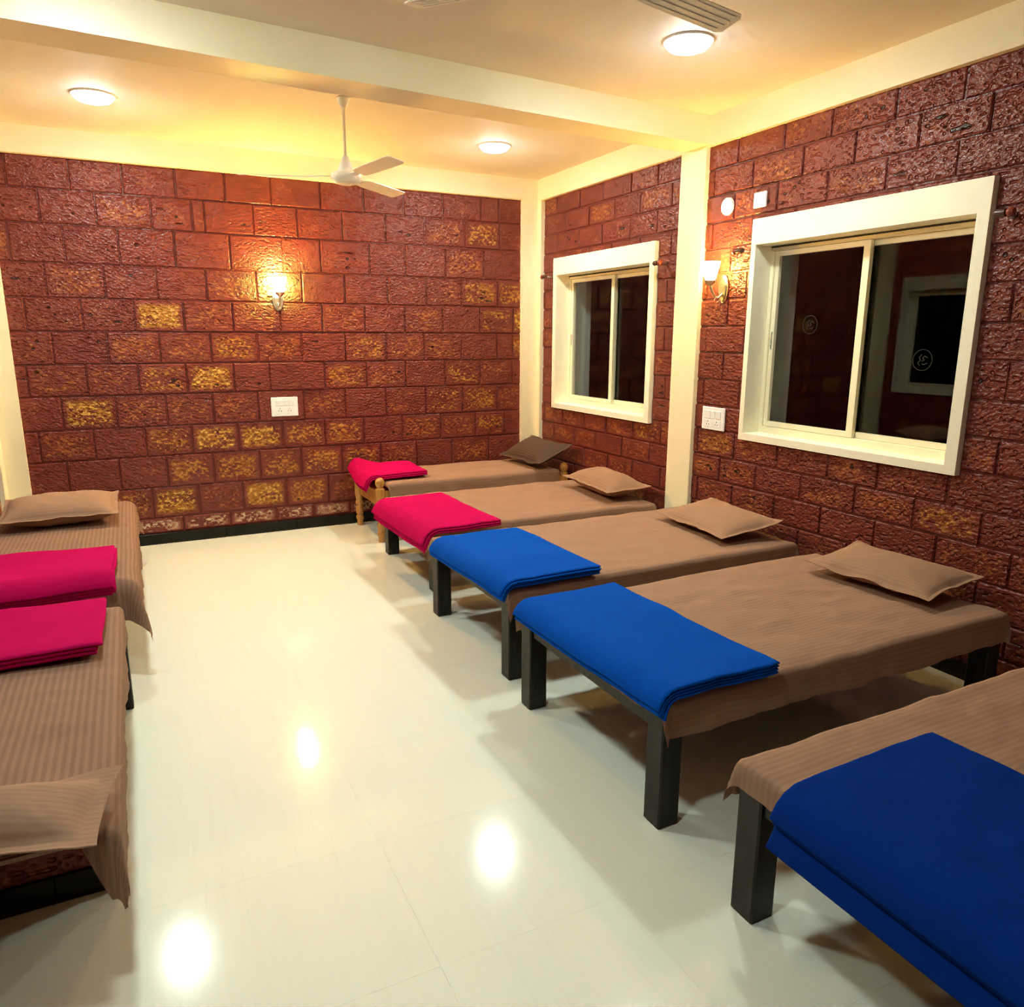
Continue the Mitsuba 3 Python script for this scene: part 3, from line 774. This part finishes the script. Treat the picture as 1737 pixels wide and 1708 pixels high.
# ------------------------------------------------------------------ wall sconces
def sconce(label, at, out, side, share):
    """at: middle of the back plate on the wall; out: unit vector into the room; side: along the wall."""
    k = thing('wall_sconce', label, 'wall lamp')
    out, side, up = np.array(out, float), np.array(side, float), np.array([0, 0, 1.0])
    a = np.arange(40) * 2 * np.pi / 40
    oval = sg.Polygon(np.stack([0.040 * np.cos(a), 0.085 * np.sin(a)], -1))
    plate = join(trimesh.creation.extrude_polygon(oval, 0.006, engine='earcut'), *[])
    o2 = trimesh.creation.extrude_polygon(oval.buffer(-0.012), 0.012, engine='earcut')
    put('back_plate', orient(join(plate, o2), side, up, out, np.array(at)), 'm_antique', k, smooth=30)
    ang = np.linspace(0, 1, 22)
    # the arm dips and swings up to the cup
    pts = [np.array(at) + out * (0.012 + 0.10 * t) + up * (-0.03 - 0.035 * math.sin(math.pi * t) + 0.055 * t ** 2) for t in ang]
    put('arm', tube(pts, 0.0065), 'm_antique', k, smooth=40)
    scroll = []
    for t in np.linspace(0, 1.6 * math.pi, 26):
        r_ = 0.026 * (1 - t / (2.2 * math.pi))
        scroll.append(np.array(at) + out * (0.045 + r_ * math.cos(t)) + up * (-0.055 - 0.016 + r_ * math.sin(t)))
    put('scroll', tube(scroll, 0.004), 'm_antique', k, smooth=40)
    c = pts[-1]
    cup = lathe([(0.0, -0.012), (0.010, -0.012), (0.014, -0.004), (0.030, 0.008), (0.034, 0.020), (0.031, 0.022), (0.0, 0.018)], 28)
    cup.apply_translation(c)
    put('cup', cup, 'm_antique', k, smooth=40)
    sh = lathe([(0.026, 0.0), (0.034, 0.012), (0.043, 0.050), (0.056, 0.108), (0.053, 0.108), (0.040, 0.050), (0.031, 0.014), (0.024, 0.004), (0.026, 0.0)], 32)
    sh.apply_translation(c + up * 0.022)
    if not sh.is_volume or sh.volume < 0:
        sh.fix_normals()
    put('shade', sh, 'm_lampglass', k, smooth=40, emitter={'type': 'area', 'radiance': rgb(*[c * share for c in SCONCE])})
    bulb = trimesh.creation.icosphere(2, 0.021)
    bulb.apply_translation(c + up * 0.085)
    put('bulb', bulb, 'm_lampglass', k, smooth=True, emitter={'type': 'area', 'radiance': rgb(*[c * min(share, 1.2) for c in BULB])})
sconce('lit wall lamp with tapered white glass shade on the back wall', (1.055, D - 0.004, 1.815), (0, -1, 0), (1, 0, 0), 2.6)
sconce('lit wall lamp with brass oval plate left of the large window', (R - 0.004, 3.68, 1.835), (-1, 0, 0), (0, -1, 0), 0.7)

# ------------------------------------------------------------------ switch plates and covers
def plate(name, label, category, at, out, side, w, h, modules):
    k = thing(name, label, category)
    out, side, up = np.array(out, float), np.array(side, float), np.array([0, 0, 1.0])
    put('plate', orient(cbox(-w / 2, w / 2, -h / 2, h / 2, 0, 0.012, 0.004), side, up, out, at), 'm_white', k)
    for (nm, a, b, c, d) in modules:
        if nm == 'socket':
            m = cbox(a, b, c, d, 0.0121, 0.0140, 0.001)
            sk = put('socket', orient(m, side, up, out, at), 'm_white', k)
            cx_, cy_ = (a + b) / 2, (c + d) / 2
            holes = [trimesh.creation.cylinder(0.0035, 0.0008, sections=12) for _ in range(3)]
            for hm, (hx, hy) in zip(holes, ((0, 0.010), (-0.010, -0.007), (0.010, -0.007))):
                hm.apply_translation((cx_ + hx, cy_ + hy, 0.0145))
            put('hole', orient(join(*holes), side, up, out, at), 'm_rubber', sk)
        else:
            v = cbox(a, b, c, d, 0.0121, 0.0155, 0.0015)
            # a rocker is higher on one end
            top = v.vertices[:, 2] > 0.013
            v.vertices[top, 2] += 0.0022 * (v.vertices[top, 1] - c) / (d - c)
            put('switch', orient(v, side, up, out, at), 'm_white', k)
plate('switch_plate', 'white switch and socket plate low on the back wall', 'switch plate', np.array([1.056, D - 0.001, 1.0]), [0, -1, 0], [1, 0, 0], 0.205, 0.150,
      [('switch', -0.070, -0.012, 0.008, 0.052), ('switch', -0.006, 0.026, 0.008, 0.052), ('switch', 0.032, 0.070, 0.008, 0.052), ('socket', -0.070, -0.006, -0.052, 0.002), ('socket', 0.0, 0.070, -0.052, 0.002)])
plate('switch_plate', 'white switch and socket plate between the cream column and the large window', 'switch plate', np.array([R - 0.001, 3.698, 1.035]), [-1, 0, 0], [0, -1, 0], 0.208, 0.146,
      [('switch', -0.078, -0.020, 0.0, 0.050), ('switch', -0.014, 0.020, 0.0, 0.050), ('switch', 0.030, 0.074, 0.0, 0.050), ('socket', -0.078, -0.006, -0.054, -0.006), ('socket', 0.004, 0.074, -0.054, -0.006)])
k = thing('round_cover', 'round white junction cover above the right wall lamp', 'wall cover')
m = lathe([(0.0, 0.016), (0.040, 0.016), (0.049, 0.012), (0.052, 0.004), (0.052, 0.0), (0.0, 0.0)], 36)
put('cap', orient(m, [0, -1, 0], [0, 0, 1], [-1, 0, 0], [R - 0.002, 3.69, 2.314]), 'm_white', k, smooth=40)
k = thing('square_cover', 'square white blank plate above the top left corner of the large window', 'wall cover')
put('plate', orient(cbox(-0.049, 0.049, -0.042, 0.042, 0, 0.014, 0.004), [0, -1, 0], [0, 0, 1], [-1, 0, 0], [R - 0.002, 3.42, 2.312]), 'm_white', k)

# ------------------------------------------------------------------ curtain brackets
def bracket(label, y, z, toward):
    k = thing('curtain_bracket', label, 'curtain bracket', None)
    base = trimesh.creation.cylinder(0.016, 0.010, sections=24)
    put('base', orient(base, [0, 1, 0], [0, 0, 1], [1, 0, 0], [R - 0.006, y, z]), 'm_bracket', k, smooth=40)
    put('stem', tube([[R - 0.008, y, z], [R - 0.05, y, z], [R - 0.085, y, z]], 0.008), 'm_chrome', k, smooth=40)
    cup = lathe([(0.0, -0.024), (0.013, -0.024), (0.016, -0.016), (0.016, 0.020), (0.012, 0.022), (0.0, 0.022)], 24)
    put('cup', orient(cup, [1, 0, 0], [0, 0, toward], [0, -toward, 0], [R - 0.092, y - 0.0 * toward, z]), 'm_bracket', k, smooth=40)
    knob = lathe([(0.0, 0.0), (0.010, 0.001), (0.017, 0.010), (0.019, 0.020), (0.014, 0.031), (0.0, 0.036)], 24)
    put('finial', orient(knob, [1, 0, 0], [0, 0, toward], [0, -toward, 0], [R - 0.092, y - 0.022 * toward, z]), 'm_finial', k, smooth=40)
bracket('dark curtain rod bracket at the upper left corner of the large window', 3.47, 2.034, -1)
bracket('dark curtain rod bracket at the upper right corner of the large window', 1.985, 2.043, 1)
bracket('dark curtain rod bracket at the upper left corner of the far window', 5.79, 2.040, -1)
bracket('dark curtain rod bracket at the upper right corner of the far window', 4.255, 2.028, 1)

# ------------------------------------------------------------------ fans
def fan(label, x, y, zb, angle0, ribs, radius=0.61):
    """zb: height of the blades."""
    k = thing('ceiling_fan', label, 'ceiling fan')
    at = np.array([x, y, 0.0])
    def lz(profile, n=36):
        m = lathe(profile, n)
        m.apply_translation(at)
        return m
    put('canopy', lz([(0.0, ZC - 0.002), (0.034, ZC - 0.002), (0.036, ZC - 0.010), (0.024, ZC - 0.040), (0.013, ZC - 0.055), (0.0, ZC - 0.055)]), 'm_fan', k, smooth=40)
    put('rod', lz([(0.0, zb + 0.09), (0.009, zb + 0.09), (0.009, ZC - 0.055), (0.0, ZC - 0.055)], 16), 'm_fan', k, smooth=40)
    put('motor_cover', lz([(0.0, zb + 0.110), (0.016, zb + 0.108), (0.022, zb + 0.090), (0.042, zb + 0.045), (0.050, zb + 0.022), (0.050, zb + 0.016), (0.0, zb + 0.016)]), 'm_white', k, smooth=40)
    put('motor', lz([(0.0, zb - 0.045), (0.040, zb - 0.044), (0.066, zb - 0.036), (0.082, zb - 0.022), (0.086, zb - 0.008), (0.086, zb + 0.008), (0.078, zb + 0.018), (0.050, zb + 0.021), (0.0, zb + 0.021)]), 'm_fan', k, smooth=40)
    for i in range(3):
        a = math.radians(angle0 + 120 * i)
        ex, ey = np.array([math.cos(a), math.sin(a), 0]), np.array([-math.sin(a), math.cos(a), 0])
        pit = math.radians(-11)
        ey2 = ey * math.cos(pit) + np.array([0, 0, 1]) * math.sin(pit)
        ez2 = np.cross(ex, ey2)
        outline = sg.Polygon([(0.165, -0.038), (0.24, -0.046), (radius - 0.02, -0.050), (radius - 0.004, -0.036), (radius, 0.036), (radius - 0.02, 0.048), (0.24, 0.044), (0.165, 0.038)]).buffer(0.005, 4)
        parts = [trimesh.creation.extrude_polygon(outline, 0.004, engine='earcut')]
        if ribs:
            for rv in (-0.038, -0.012, 0.012, 0.036):
                parts.append(cbox(0.20, radius - 0.025, rv - 0.005, rv + 0.005, -0.0022, 0.0005, 0.0012))
        put('blade', orient(join(*parts), ex, ey2, ez2, at + np.array([0, 0, zb - 0.008])), 'm_fan', k)
        arm = trimesh.creation.extrude_polygon(sg.Polygon([(0.070, -0.022), (0.13, -0.016), (0.19, -0.030), (0.215, 0.0), (0.19, 0.030), (0.13, 0.016), (0.070, 0.022)]), 0.004, engine='earcut')
        put('blade_arm', orient(arm, ex, ey2, ez2, at + np.array([0, 0, zb - 0.0035])), 'm_fan', k)
fan('cream three-blade ceiling fan hanging by its rod in front of the back wall', 1.215, 4.54, 2.440, -79, False, 0.59)
fan('cream ceiling fan with ribbed blades, cut off by the top photo edge', 1.30, 2.04, 2.570, 11, True)
